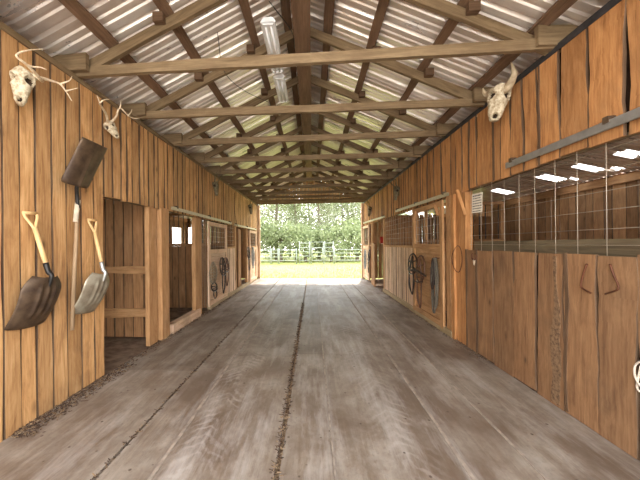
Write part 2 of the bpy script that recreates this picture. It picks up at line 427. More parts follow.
# ---------------------------------------------------------------- board walls
def boards(mb, X, y0, y1, z0, z1, wmin, wmax, seed, wob=.008, gap=.006, side=1, bark_shade=0.0, endcut=.01, n=14, widths=None, mi=0, t=.024, step=.010, edge=2):
    r = random.Random(seed); y = y0; k = 0
    while y < y1-.02:
        w = widths[k] if widths and k < len(widths) else r.uniform(wmin, wmax)
        k += 1
        w = min(w, y1-y)
        if y1-(y+w) < wmin*.5: w = y1-y
        off = r.uniform(0, step)*side
        mb.plank((X+off, y+w/2, z0), (0, 0, 1), (0, 1, 0), (1, 0, 0), z1-z0, w-gap, t, n=n, wob=wob, endcut=endcut, rnd=r, m=mi, twist=r.uniform(-.03, .03), edge=edge)
        if r.random() < bark_shade:   # a strip of bark left on the edge of the slab
            mb.plank((X+off+.006*side, y+w-.012-gap, z0), (0, 0, 1), (0, 1, 0), (1, 0, 0), z1-z0, .03, t, n=n*2, wob=.03, endcut=endcut, rnd=r, m=2)
        y += w

def edges(xs, py, X, ya, yb):
    ys = sorted(at(x, py, X).y for x in xs)
    ys = [y for y in ys if ya+.05 < y < yb-.05]
    ys = [ya]+ys+[yb]
    return [b_-a_ for a_, b_ in zip(ys, ys[1:])]
def fill(ya, first, wm, seed):
    r = random.Random(seed); o = []; y = ya
    while first-y > wm*1.5: w = r.uniform(wm*.9, wm*1.1); o.append(w); y += w
    o.append(first-y); return o
# left wall
mb = MB()
XF = XL-.012
yl = at(1, 200, XL).y
boards(mb, XF, Y0, 3.02, .01, EAVE, .115, .15, 11, wob=.008, gap=.007, bark_shade=.05, widths=fill(Y0, yl, .14, 3)+edges([19, 35, 51, 65.5, 80, 93], 200, XL, yl, 3.02))
boards(mb, XF, 3.02, 11.9, HL, EAVE, .10, .19, 12, wob=.018, gap=.018, bark_shade=.16, n=8)
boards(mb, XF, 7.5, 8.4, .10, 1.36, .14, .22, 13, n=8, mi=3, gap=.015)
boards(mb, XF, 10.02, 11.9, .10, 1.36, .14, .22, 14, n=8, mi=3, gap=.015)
mb.box((XL-.034, (Y0+3.02)/2, EAVE/2), (.012, 3.02-Y0, EAVE-.06), m=1)
mb.box((XL-.034, (3.02+Y1)/2-.06, (HL+EAVE)/2), (.012, Y1-3.02-.14, EAVE-HL-.06), m=1)
struct('wall_left', mb, [M['wall'], M['gap'], M['bark'], M['paleboard']])
# right wall
mb = MB(); XG = XR+.012
rw = [.30, .27, .27, .22, .20, .27, .24, .25, .22, .20, .22, .24, .16, .16]
yr = at(638, 320, XR).y
boards(mb, XG, Y0, 4.12, .01, 1.35, .2, .28, 21, mi=4, side=-1, wob=.035, gap=.010, bark_shade=.35, widths=fill(Y0, yr, .27, 4)+edges([598, 565, 537, 514, 494, 477, 463], 320, XR, yr, 4.12))
yr = at(627, 90, XR).y
boards(mb, XG, Y0, 11.9, HR, EAVE+.02, .13, .2, 22, side=-1, wob=.035, gap=.014, bark_shade=.2, n=12, widths=fill(Y0, yr, .27, 5)+edges([588, 560, 537, 523, 511, 501, 492], 100, XR, yr, yr+1.75))
boards(mb, XG, 6.2, 8.62, .03, 1.36, .12, .18, 23, side=-1, n=8, mi=3, gap=.014)
mb.plank((XR-.004, at(556, 320, XR).y, .02), (0, 0, 1), (0, 1, 0), (-1, 0, 0), 1.30, .07, .012, n=40, wob=.06, m=5)
mb.box((XR+.034, (Y0+4.12)/2, .68), (.012, 4.12-Y0, 1.28), m=1)
mb.box((XR+.034, (Y0+11.9)/2, (HR+EAVE)/2), (.012, 11.9-Y0, EAVE-HR-.06), m=1)
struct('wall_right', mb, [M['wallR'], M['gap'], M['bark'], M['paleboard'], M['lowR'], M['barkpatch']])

# outer walls of the stall rows: boards with daylight between them
def outer(X, name, seed, side, zt, windows=()):
    r = random.Random(seed); mb = MB(); y = Y0
    while y < Y1-.02:
        w = r.uniform(.14, .22); w = min(w, Y1-y)
        g = r.choice([.001, .002, .003, .012])
        if any(a_ < y+w/2 < b_ for a_, b_ in windows):   # boards cut away for a window slot
            mb.plank((X, y+w/2, -.02), (0, 0, 1), (0, 1, 0), (1, 0, 0), 1.35, w-g, .024, n=6, wob=.008, rnd=r, edge=1)
            mb.plank((X, y+w/2, 2.15), (0, 0, 1), (0, 1, 0), (1, 0, 0), zt-2.17, w-g, .024, n=6, wob=.008, rnd=r, edge=1)
        else: mb.plank((X, y+w/2, -.02), (0, 0, 1), (0, 1, 0), (1, 0, 0), zt, w-g, .024, n=6, wob=.008, rnd=r, edge=1)
        y += w
    for z in (.5, 1.25, zt-.12): mb.box((X-.03*side, (Y0+Y1)/2, z), (.04, Y1-Y0, .13))
    struct(name, mb, [M['stall'], M['bark']])
WLEFT = ((10.7, 11.3), (12.3, 12.5)); WRIGHT = ((9.6, 10.0), (10.7, 11.1))
outer(OXL, 'wall_outer_left', 31, -1, 2.60, WLEFT)
outer(OXR, 'wall_outer_right', 32, 1, 2.60, WRIGHT)

# partitions between stalls (across the building)
def partition(name, xa, xb, Y, z1, seed, rails=(), slots=(), wmin=.14, wmax=.2):
    r = random.Random(seed); mb = MB(); x = min(xa, xb); xe = max(xa, xb)
    while x < xe-.01:
        w = min(r.uniform(wmin, wmax), xe-x)
        g = r.choice([.002, .004, .014])
        if any(a_ < x+w/2 < b_ for a_, b_ in slots):
            mb.plank((x+w/2, Y, .0), (0, 0, 1), (1, 0, 0), (0, 1, 0), 1.42, w-g, .025, n=6, wob=.01, rnd=r, edge=1)
            mb.plank((x+w/2, Y, 2.2), (0, 0, 1), (1, 0, 0), (0, 1, 0), z1-2.2, w-g, .025, n=2, wob=.01, rnd=r, edge=1)
        else:
            mb.plank((x+w/2, Y, .0), (0, 0, 1), (1, 0, 0), (0, 1, 0), z1, w-g, .025, n=6, wob=.01, rnd=r, edge=1)
        x += w
    for z in rails: mb.plank((min(xa, xb), Y-.03, z), (1, 0, 0), (0, 0, 1), (0, 1, 0), xe-min(xa, xb), .13, .035, n=8, wob=.012, rnd=r)
    struct(name, mb, [M['stall'], M['bark']])
partition('wall_partition_left_1', OXL, XL-.06, 4.34, 2.2, 41)
partition('wall_partition_left_2', OXL, XL-.06, 6.42, 1.42, 42)
partition('wall_partition_left_3', OXL, XL-.06, 8.95, 1.42, 43)
partition('wall_partition_right_1', XR+.06, OXR, 6.26, 1.45, 44)
partition('wall_partition_right_2', XR+.06, OXR, 8.66, 2.2, 45)
partition('wall_partition_left_0', OXL, XL-.06, Y0+.05, 2.6, 46)
partition('wall_partition_right_0', XR+.06, OXR, Y0+.05, 2.6, 47)
partition('wall_partition_left_4', OXL, XL-.06, 11.95, 2.6, 48, slots=((-5.4, -5.0), (-4.6, -4.35)))
partition('wall_partition_right_3', XR+.06, OXR, 11.95, 2.6, 49, slots=((4.35, 4.6), (4.8, 5.1)))

# ---------------------------------------------------------------- roof
def prof():
    # one 0.305 m period of a ribbed roofing sheet: (offset along the barn, height)
    return [(0, 0), (.014, .034), (.040, .034), (.058, 0), (.108, 0), (.120, .015), (.140, .015), (.154, 0), (.192, 0), (.204, .015), (.224, .015), (.238, 0)]
def sheet(mb, path, y0, y1, holes=()):
    ys = []; y = y0
    while y < y1:
        for o, h in prof():
            if y+o < y1: ys.append((y+o, h))
        y += .305
    rings = []
    for (yy, h) in ys:
        rings.append([V((x, yy, z+h)) for x, z in path])
    mb.loft(rings, closed_ring=False, cap=False, smooth=False)
    if holes:
        ds = set()
        for i, f in enumerate(mb.f):
            c = sum((mb.v[q] for q in f), V())/len(f)
            if any(h[0] < c.x < h[1] and h[2] < c.y < h[3] for h in holes): ds.add(i)
        for at_ in ('f', 'uv', 'm', 'sm'): setattr(mb, at_, [q for i, q in enumerate(getattr(mb, at_)) if i not in ds])
ROOFZ = RZ+.17
zl = ROOFZ-PITCH*(RX-(XL-.12)); zr = ROOFZ-PITCH*((XR+.12)-RX)
def fold(xe, ze, xo):
    p = [(RX+(xe-RX)*k/6, ROOFZ+(ze-ROOFZ)*k/6) for k in range(7)]
    return p+[(xe+(xo-xe)*k/24, ze+(2.52-ze)*k/24) for k in range(1, 25)]
mb = MB(); sheet(mb, fold(XL-.12, zl, OXL-.25), Y0-.1, Y1+.2)
struct('ceiling_left', mb, M['roof'])
holes = [(4.5, 4.87, 7.2, 7.5), (4.5, 4.87, 5.8, 6.07), (4.92, 5.06, 5.68, 5.82), (4.5, 4.87, 5.06, 5.28), (4.92, 5.1, 4.95, 5.1), (4.5, 4.8, 4.36, 4.58), (4.5, 4.87, 8.8, 9.1), (4.5, 4.87, 10.3, 10.6)]
mb = MB(); sheet(mb, fold(XR+.12, zr, OXR+.25), Y0-.1, Y1+.2, holes)
struct('ceiling_right', mb, M['roof'])

# far gable, closed with boards down to the tie beams
mb = MB(); r = random.Random(91); x = XL-.1
while x < XR+.1:
    w = r.uniform(.12, .17); zt = ROOFZ-PITCH*abs(x+w/2-RX)-.02
    mb.plank((x+w/2, Y1-.02, 3.19), (0, 0, 1), (1, 0, 0), (0, 1, 0), zt-3.19, w-r.choice([.004, .01, .02]), .022, n=3, wob=.006, rnd=r, edge=1); x += w
struct('wall_far_gable', mb, [M['wall'], M['bark']])

# trusses
TY = [.76, 1.72, 2.66, 3.63, 4.66, 5.66, 6.62, 7.60, 8.55, 9.50, 10.35, 11.2, 11.85]
ORD = ['behind the viewer', 'just above the viewer', 'nearest in view', 'above the cow skull',
       'third in view', 'fourth in view', 'fifth in view', 'sixth in view', 'seventh in view', 'eighth in view', 'third from the end', 'next to last', 'last, at the far opening']
def truss(Y, i):
    r = random.Random(100+i)
    e = empty('roof_truss', (RX, Y, 3.19))
    o = V((-RX, -Y, -3.19)); Mx = Matrix.Translation(o)
    sk = r.uniform(-.02, .02)
    mb = MB(); mb.plank((XL-.28, Y-sk, 3.172), (1, 2*sk/5, r.uniform(-.004, .006)), (0, 0, 1), (0, -1, 0), XR-XL+.56, .095, .045, n=14, wob=.014, rnd=r)
    mb.build('tie_beam', M['truss'], e, Mx)
    for sgn, xe in ((-1, XL), (1, XR)):
        mb = MB(); a = V((RX-sgn*.03, Y+.047, RZ)); b = V((xe+sgn*.55, Y+.047, RZ-PITCH*(abs(xe-RX)+.55)))
        b = V((xe+sgn*.10, Y+.047, RZ-PITCH*(abs(xe-RX)+.10)))
        mb.beam(a, b, .105, .042, n=12, wob=.016); mb.build('rafter', M['truss'], e, Mx)
        # heel block lapped on the end of the tie beam
        mb = MB(); mb.plank((xe-sgn*.17, Y-.046, 3.235), (sgn, 0, -.03), (0, 0, 1), (0, -1, 0), .40, .165, .045, n=4, wob=.012, rnd=r)
        mb.build('heel_block', M['truss'], e, Mx)
        for u in ((.61, 1.3) if sgn < 0 else (.86, 1.5)):
            mb = MB(); zc = RZ-PITCH*u
            mb.box((RX+sgn*u+.06*sgn, Y-.005, zc+.02), (.10, .06, .09)); mb.build('cleat', M['bark'], e, Mx)
    tag(e, 'weathered timber roof truss of tie beam and two rafters, '+ORD[i], 'roof truss', 'roof trusses over the aisle')
for i, y in enumerate(TY): truss(y, i)
# purlins
PU = [(-1, .18, 'left slope, closest to the ridge'), (-1, .61, 'left slope, second down from the ridge'), (-1, 1.30, 'left slope, third down from the ridge'), (-1, 1.87, 'left slope, lowest above the left wall'),
      (1, .32, 'right slope, closest to the ridge'), (1, .86, 'right slope, second down from the ridge'), (1, 1.50, 'right slope, third down from the ridge'), (1, 2.12, 'right slope, lowest above the right wall')]
for i, (sg, u, lab) in enumerate(PU):
    mb = MB(); N = V((sg*PITCH, 0, 1)).normalized(); T = V((1, 0, -sg*PITCH)).normalized()
    z = RZ-PITCH*u+.075+.022
    r = random.Random(200+i)
    mb.plank((RX+sg*u, Y0, z), (0, 1, 0), T, N, Y1-Y0+.1, .10, .038, n=30, wob=.02, rnd=r)
    o = mb.build('purlin', M['purlin']); tag(o, 'reddish brown purlin board under the roof metal, '+lab, 'purlin', 'purlins under the roof metal')
# wall plates, eave steel, ridge beam
mb = MB(); mb.plank((RX, Y0, 4.04), (0, 1, 0), (1, 0, 0), (0, 0, 1), Y1-Y0, .20, .15, n=24, wob=.012)
tag(mb.build('ridge_beam', M['purlin']), 'broad dark brown ridge beam running the length of the roof', 'beam')
mb = MB(); mb.plank((XL-.02, Y0, EAVE-.005), (0, 1, 0), (0, 0, 1), (1, 0, 0), Y1-Y0-.05, .05, .09, n=20, wob=.006)
tag(mb.build('wall_plate', M['truss']), 'timber plate capping the top of the left board wall', 'beam')
mb = MB(); mb.box((XR-.012, (Y0+Y1)/2, EAVE+.005), (.006, Y1-Y0-.05, .06)); mb.box((XR+.02, (Y0+Y1)/2, EAVE+.032), (.07, Y1-Y0-.05, .006))
tag(mb.build('steel_angle', M['steel']), 'dark steel angle capping the top of the right board wall', 'metal strip')
for sgn, X in ((-1, XL-.06), (1, XR+.06)):
    # header beams that carry the upper boards
    mb = MB(); z = (HL if sgn < 0 else HR)+.07
    mb.plank((X, 3.02 if sgn < 0 else Y0, z), (0, 1, 0), (0, 0, 1), (1, 0, 0), Y1-(3.02 if sgn < 0 else Y0)-.06, .14, .04, n=12, wob=.01)
    tag(mb.build('header_beam', M['truss']), 'long header beam over the %s stall openings' % ('left' if sgn < 0 else 'right'), 'beam')
# low sheet of dark roofing lying on the left plate near the camera
mb = MB(); mb.plank((XL-.22, Y0, 3.21), (0, 1, .0), (1, 0, -.25), (0, 0, 1), 2.25, .34, .012, n=6, wob=.01)
tag(mb.build('metal_sheet', M['steel']), 'dark sheet metal strip lying above the left wall plate near the roof edge', 'metal sheet')

# far gable end: barge boards and jambs
for X, lab in ((XL+.03, 'left'), (XR-.03, 'right')):
    mb = MB(); mb.plank((X, 12.0, 0), (0, 0, 1), (1, 0, 0), (0, 1, 0), EAVE, .14, .12, n=8, wob=.01)
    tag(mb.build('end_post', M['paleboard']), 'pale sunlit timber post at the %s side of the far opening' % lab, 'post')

# ---------------------------------------------------------------- posts
def post(name, X, Y, w, t, z0, z1, mat, label, extra=()):
    e = empty(name, (X, Y, z0))
    mb = MB(); mb.plank((0, 0, 0), (0, 0, 1), (0, 1, 0), (1, 0, 0), z1-z0, w, t, n=8, wob=.012)
    mb.build('post_board', M[mat], e)
    for (dx, dy, w2, t2, zz) in extra:
        mb = MB(); mb.plank((dx, dy, 0), (0, 0, 1), (0, 1, 0), (1, 0, 0), zz-z0, w2, t2, n=8, wob=.012)
        mb.build('face_board', M[mat], e)
    tag(e, label, 'post'); return e
post('door_post', XL-.05, 4.04, .20, .06, 0, HL+.02, 'post', 'wide board post at the right side of the nearest left stall opening', extra=[(.03, .27, .22, .10, HL+.02)])
post('door_post', XL-.05, 2.98, .10, .09, 0, HL+.02, 'post', 'board post ending the full height left wall, beside the grey shovel')
post('door_post', XL-.05, 5.70, .30, .08, 0, HL, 'post', 'square post between the barred left opening and the tack hung door')
post('door_post', XL-.03, 8.45, .16, .08, 0, HL, 'post', 'slim post left of the far left open doorway')
post('door_post', XL-.03, 9.98, .12, .08, 0, HL, 'post', 'slim post on the far side of the far left doorway')
post('door_post', XR+.05, 4.26, .26, .10, 0, HR+.02, 'wallR', 'broad dark red post between the wire window and the tack hung right door', extra=[(-.06, .17, .09, .05, HR)])
post('door_post', XR+.03, 4.62, .12, .08, 0, HR, 'post', 'door jamb nearest the broad red post on the right')
post('door_post', XR+.03, 6.14, .12, .08, 0, HR, 'post', 'jamb between the tack hung right door and the long wire panel')
post('door_post', XR+.03, 8.66, .14, .08, 0, HR, 'post', 'post on the near side of the dark right doorway')
post('door_post', XR+.03, 10.36, .12, .08, 0, HR, 'post', 'post on the far side of the dark right doorway')

# rails inside the first left stall
def rail(a, b, w, t, mat, label, name='rail_board'):
    mb = MB(); mb.beam(a, b, w, t, n=8, wob=.03); tag(mb.build(name, M[mat]), label, 'rail')
rail((OXL+.05, 4.29, 1.10), (XL-.10, 4.29, 1.06), .11, .04, 'post', 'upper rough rail across the boards inside the nearest left stall')
rail((OXL+.05, 4.29, .38), (XL-.10, 4.29, .40), .13, .04, 'post', 'lower rough rail across the boards inside the nearest left stall')
# threshold of the second opening
mb = MB(); mb.plank((XL-.02, 4.52, .07), (0, 1, 0), (0, 0, 1), (1, 0, 0), 1.15, .15, .12, n=8, wob=.015)
tag(mb.build('threshold_beam', M['paleboard']), 'worn pale beam forming the sill of the barred left opening', 'beam')
mb = MB(); mb.plank((XL+.0, 6.22, .05), (0, 1, 0), (0, 0, 1), (1, 0, 0), 5.3, .12, .07, n=10, wob=.015)
tag(mb.build('base_board', M['rail']), 'dirty grey board along the foot of the left stall doors', 'board')
mb = MB(); mb.plank((XR-.02, 4.46, .05), (0, 1, 0), (0, 0, 1), (1, 0, 0), 4.2, .10, .06, n=10, wob=.015)
tag(mb.build('base_board', M['rail']), 'dirty grey board along the foot of the right stall doors', 'board')

# iron bars in the stall partitions
def bars(X0, X1, Y, z0, z1, n, label):
    e = empty('bar_window', ((X0+X1)/2, Y, z0))
    mb = MB(); w = X1-X0
    for z in (.03, z1-z0-.03): mb.box((0, 0, z), (w, .06, .06))
    for x in (-w/2+.03, w/2-.03): mb.box((x, 0, (z1-z0)/2), (.06, .058, z1-z0-.12))
    mb.build('window_frame', M['stall'], e)
    for k in range(n):
        mb = MB(); x = -w/2+.09+(w-.18)*k/(n-1); mb.tube([(x, 0, .05), (x, 0, z1-z0-.05)], .009, 8); mb.build('bar', M['steel'], e)
    tag(e, label, 'window bars')
bars(-4.1, -2.45, 6.42, 1.43, 2.2, 14, 'barred window above the partition seen through the second left opening')
bars(2.4, 4.0, 6.26, 1.46, 2.3, 12, 'barred window on the partition behind the right stall door')
bars(-4.1, -2.45, 8.95, 1.43, 2.2, 12, 'barred window above the farther left partition')

# ---------------------------------------------------------------- wire panels
def wire_panel(X, y0, y1, z0, z1, ys, zs, label, r=.0028, mesh_r=.0025):
    e = empty('wire_panel', (X, y0, z0))
    mb = MB()
    for z in zs: mb.tube([(0, 0, z-z0), (0, y1-y0, z-z0)], r, 6)
    mb.build('horizontal_wires', M['wire'], e)
    mb = MB()
    for y in ys: mb.tube([(-.004, y-y0, 0), (-.004, y-y0, z1-z0)], mesh_r, 6)
    mb.build('vertical_wires', M['wire'], e)
    tag(e, label, 'wire panel'); return e
def fr(a, b, st):
    o = []; x = a
    while x < b: o.append(x); x += st
    return o
wire_panel(XR+.02, Y0, 4.04, 1.33, HR+.03, [4.01, 3.78, 3.56, 3.34, 3.11, 2.90, 2.67, 2.46, 2.23, 2.01, 1.79, 1.57, 1.35, 1.13, .91, .69, .47, .25, .03], [1.42, 1.54, 1.68, 1.82, 1.97, 2.12], 'large welded wire panel filling the long right stall window', r=.0022, mesh_r=.0026)
wire_panel(XR+.02, 6.21, 8.60, 1.33, HR, fr(6.3, 8.56, .2), fr(1.45, 2.15, .12), 'wire panel over the vertical boards beyond the tack hung right door', .003, .003)
wire_panel(XR+.02, 10.42, 11.9, 1.33, HR, fr(10.5, 11.85, .2), fr(1.45, 2.15, .12), 'farthest wire panel on the right, next to the opening', .003, .003)
wire_panel(XL-.02, 5.88, 6.12, .1, HL, fr(5.92, 6.12, .1), fr(1.45, 2.0, .12), 'narrow wire panel beside the square left post', .003, .003)
wire_panel(XL-.02, 7.55, 8.34, 1.33, HL, fr(7.6, 8.3, .15), fr(1.45, 2.0, .12), 'wire panel between the tack hung left door and the far left doorway', .003, .003)
wire_panel(XL-.02, 10.04, 11.9, 1.33, HL, fr(10.14, 11.85, .2), fr(1.45, 2.0, .12), 'farthest wire panel on the left, next to the opening', .003, .003)
# sill rail behind the big panel
mb = MB(); mb.plank((XR+.13, Y0, 1.40), (0, 1, 0), (0, 0, 1), (1, 0, 0), 4.4, .13, .05, n=8, wob=.006)
tag(mb.build('sill_rail', M['sill']), 'dull grey brown rail running behind the foot of the large wire window', 'rail')
mb = MB()
for a, b in ((6.2, 8.6), (10.42, 11.9)): mb.box((XR+.01, (a+b)/2, 1.37), (.06, b-a, .05))
tag(mb.build('sill_board', M['post']), 'narrow sill board under the farther right wire panels', 'board')
mb = MB()
for a, b in ((7.5, 8.37), (10.04, 11.9)): mb.box((XL-.01, (a+b)/2, 1.37), (.06, b-a, .05))
tag(mb.build('sill_board', M['post']), 'narrow sill board under the left wire panels', 'board')

# ---------------------------------------------------------------- stall doors (sliding)
def stall_door(side, X, y0, y1, z0, z1, zs, mat, label, brace=True, horiz=True):
    """frame, lower boards, barred top"""
    e = empty('stall_door', (X, y0, z0)); w = y1-y0; h = z1-z0; s = side; zm = zs-z0
    t = .035
    mb = MB(); r = random.Random(int(y0*10))
    if horiz:
        z = .02
        while z < zm-.03:
            hh = min(r.uniform(.17, .24), zm-z)
            mb.plank((0, .03, z+hh/2), (0, 1, 0), (0, 0, 1), (1, 0, 0), w-.06, hh-.006, .022, n=4, wob=.004, rnd=r); z += hh
    else:
        y = .03
        while y < w-.05:
            ww = min(r.uniform(.14, .2), w-.03-y)
            mb.plank((0, y+ww/2, .02), (0, 0, 1), (0, 1, 0), (1, 0, 0), zm-.02, ww-.006, .022, n=4, wob=.004, rnd=r); y += ww
    mb.build('lower_boards', M[mat], e)
    for y in (.05, w-.05):
        mb = MB(); mb.plank((s*.025, y, 0), (0, 0, 1), (0, 1, 0), (1, 0, 0), h, .10, t, n=4, wob=.004); mb.build('stile', M[mat], e)
    for z in (.06, zm, h-.05):
        mb = MB(); mb.plank((s*.024, .10, z), (0, 1, 0), (0, 0, 1), (1, 0, 0), w-.2, .09, t, n=4, wob=.004); mb.build('cross_rail', M[mat], e)
    n = max(4, int(w/.14))
    mb = MB()
    for k in range(n): mb.tube([(0, .12+(w-.24)*k/(n-1), zm), (0, .12+(w-.24)*k/(n-1), h-.05)], .0035, 6)
    for k in range(5): z = zm+.1+(h-zm-.2)*k/4; mb.tube([(.004, .1, z), (.004, w-.1, z)], .003, 6)
    mb.build('wire_grille', M['wire'], e)
    if brace:
        for (ya, yb) in ((.1, .24), (w-.1, w-.24)):
            mb = MB(); mb.beam((s*.05, ya, h-.24), (s*.05, yb, h-.06), .06, .02, up=(1, 0, 0)); mb.build('corner_brace', M[mat], e)
    tag(e, label, 'stall door'); return e
stall_door(-1, XR-.01, 4.72, 6.08, .06, HR-.03, 1.38, 'post', 'sliding stall door hung with dark bridles on the right wall')
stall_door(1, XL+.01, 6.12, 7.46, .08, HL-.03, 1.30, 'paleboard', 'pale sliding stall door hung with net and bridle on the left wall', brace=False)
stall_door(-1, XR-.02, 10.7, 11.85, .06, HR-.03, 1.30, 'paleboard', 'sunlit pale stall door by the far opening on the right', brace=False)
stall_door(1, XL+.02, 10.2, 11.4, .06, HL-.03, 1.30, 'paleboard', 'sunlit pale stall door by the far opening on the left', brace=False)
# half door swung open at the dark right doorway and boards in the far left doorway
mb = MB(); boards(mb, 0, 0, .75, .005, 1.45, .12, .16, 61, n=4, edge=None)
o = mb.build('half_door', M['stall']); o.location = (XR-.04, 10.28, 0); o.rotation_euler = (0, 0, math.radians(177))
tag(o, 'brown half height board door standing ajar in the dark right doorway', 'door')
mb = MB(); boards(mb, 0, 0, .62, .08, 1.95, .12, .16, 62, n=4, edge=None)
o = mb.build('board_door', M['stall']); o.location = (XL+.0, 8.75, 0); o.rotation_euler = (0, 0, math.radians(8))
tag(o, 'reddish board door standing in the far left doorway', 'door')

# ---------------------------------------------------------------- sliding door tracks
def track(X, y0, z0, y1, z1, side, mat, label, h=.055):
    e = empty('door_track', (X, y0, z0)); L = y1-y0
    mb = MB(); N = V((0, L, z1-z0))
    U = N.normalized(); up = V((0, 0, 1))
    mb.plank((0, 0, 0), U, (0, 0, 1), (1, 0, 0), N.length, h, .004)
    mb.plank((side*.02, 0, h/2), U, (1, 0, 0), (0, 0, 1), N.length, .045, .004)
    mb.plank((side*.04, 0, .004), U, (0, 0, 1), (1, 0, 0), N.length, h*.8, .004)
    mb.build('rail', M[mat], e)
    for k in range(3):
        p = V((0, L*(.04+.46*k), (z1-z0)*(.04+.46*k)))
        mb = MB(); mb.box(p+V((side*.018, 0, h*.62)), (.06, .04, .045)); mb.build('bracket', M['rust'], e)
    tag(e, label, 'door track'); return e
track(XL+.05, 4.54, 2.06, 7.9, 2.05, -1, 'trackp', 'cream sliding door track along the middle of the left wall')
track(XL+.05, 8.3, 2.04, 11.5, 2.05, -1, 'trackp', 'cream sliding door track near the far end of the left wall')
track(XR-.05, 4.57, 2.20, 7.3, 2.25, 1, 'trackp', 'cream sliding door track above the tack hung right door')
track(XR-.05, 8.46, 2.22, 11.8, 2.28, 1, 'trackp', 'cream sliding door track near the far end of the right wall')
track(XR-.05, 1.1, 2.27, 3.21, 2.27, 1, 'galv', 'dull grey steel track fixed above the large wire window', h=.06)

# ---------------------------------------------------------------- shovels
def scoop(P, Q, T, width, mats, label, gripw=.11, Wd=V((0, 1, 0))):
    """P grip top, Q socket/blade junction, T blade tip centre (world)."""
    e = empty('scoop_shovel', T); O = T
    P = P-O; Q = Q-O; Tp = V((0, 0, 0))
    d = (Q-P).normalized(); b = (Tp-Q).normalized(); Lb = (Tp-Q).length
    Wd = (Wd-b*Wd.dot(b)).normalized(); Nn = b.cross(Wd).normalized()
    if Nn.x < 0: Nn = -Nn
    # blade, seen from its back; ribs pressed in
    nu, nv = 28, 22; front = []; back = []
    for i in range(nv+1):
        v = i/nv
        hw = width/2*(math.sin(min(v/.28, 1)*math.pi/2)*.42+.58)*(1-.05*v)
        rowf, rowb = [], []
        for j in range(nu+1):
            s = -1+2*j/nu
            dip = (1-abs(s)**3.2)*.055*(1-.35*v) + .03*math.sin(v*math.pi)
            rib = 0
            if .12 < v < .8:
                for c in (-.38, 0, .38): rib += .018*math.exp(-((s-c*(1-.1*v))/.07)**2)*min(1, (v-.12)/.1, (.8-v)/.1)
            off = dip+rib-.045
            endv = v + (.02*(1-s*s) if i == nv else 0)
            p = Q+b*(Lb*endv)+Wd*(s*hw)+Nn*off
            rowf.append(p); rowb.append(p-Nn*.003)
        front.append(rowf); back.append(rowb)
    rings = [f+bk[::-1] for f, bk in zip(front, back)]
    mb = MB(); mb.loft(rings); mb.build('blade', M[mats[0]], e)
    # socket strap
    s0 = P+(Q-P)*.78
    mb = MB(); mb.tube([s0, P+(Q-P)*.92, Q-b*.01+Nn*.012, Q+b*.10+Nn*.022], [.020, .019, .017, .008], 12, sub=4); mb.build('socket', M[mats[1]], e)
    sw = P+(Q-P).normalized()*.12
    mb = MB(); mb.tube([sw, s0+d*.01], [.0165, .0175], 12); mb.build('shaft', M[mats[2]], e)
    gw = gripw/2; G = d.cross(Nn).normalized()
    mb = MB(); mb.tube([P-G*gw, P+G*gw], .0135, 10); 
    for sg in (-1, 1): mb.tube([P+G*gw*sg*.93, P+G*gw*sg*.9+d*.035, P+G*gw*sg*.45+d*.085, sw+d*.02], [.010, .011, .011, .012], 10, sub=4)
    mb.build('grip', M[mats[3]], e)
    tag(e, label, 'shovel'); return e
scoop(at(30, 213, -2.28), at(50, 277, -2.13), at(31, 327, -2.275), .36, ('rust', 'black', 'handle', 'handle'), 'brown rusty scoop shovel with D handle hanging grip up, nearest on left wall')
scoop(at(92, 220, -2.27), at(104, 274, -2.13), at(87, 313, -2.275), .36, ('alu', 'galv', 'handle', 'handle'), 'pale grey metal scoop shovel with D handle hanging by the stall opening')
# long handled shovel, blade up
e = empty('square_shovel', at(72, 330, -2.29)); O = e.location.copy()
q = at(77, 186, -2.20)-O; ti = at(96, 143, -2.02)-O; bt = V((0, 0, 0))
b = (ti-q).normalized(); Lb = (ti-q).length; Wd = V((0, 1, 0)); Nn = b.cross(Wd).normalized()
if Nn.z > 0: Nn = -Nn
rings = []
for i in range(17):
    v = i/16; hw = .155*(1 if v > .05 else .9); f, bk = [], []
    for j in range(25):
        s = -1+2*j/24; side = .045*(abs(s)**5)*(1-v*.5)
        spine = .014*math.exp(-(s/.12)**2)*(1-v)
        p = q+b*(Lb*v)+Wd*(s*hw)-Nn*(side-.02)+Nn*spine
        f.append(p); bk.append(p-Nn*.003)
    rings.append(f+bk[::-1])
mb = MB(); mb.loft(rings); mb.build('blade', M['rust'], e)
mb = MB(); mb.tube([at(78, 208, -2.25)-O, at(77, 195, -2.24)-O, q, q+b*.08], [.018, .018, .017, .008], 12, sub=4); mb.build('socket', M['black'], e)
mb = MB(); mb.tube([at(78, 200, -2.25)-O, at(75.5, 222, -2.26)-O], .0215, 12); mb.build('handle_sleeve', M['whitewrap'], e)
mb = MB(); mb.tube([at(78, 200, -2.25)-O, at(75, 260, -2.27)-O, V((0, 0, 0))], .0175, 12); mb.build('handle', M['oldhandle'], e)
tag(e, 'long handled square shovel hung upside down, rusty blade jutting out above the others', 'shovel')

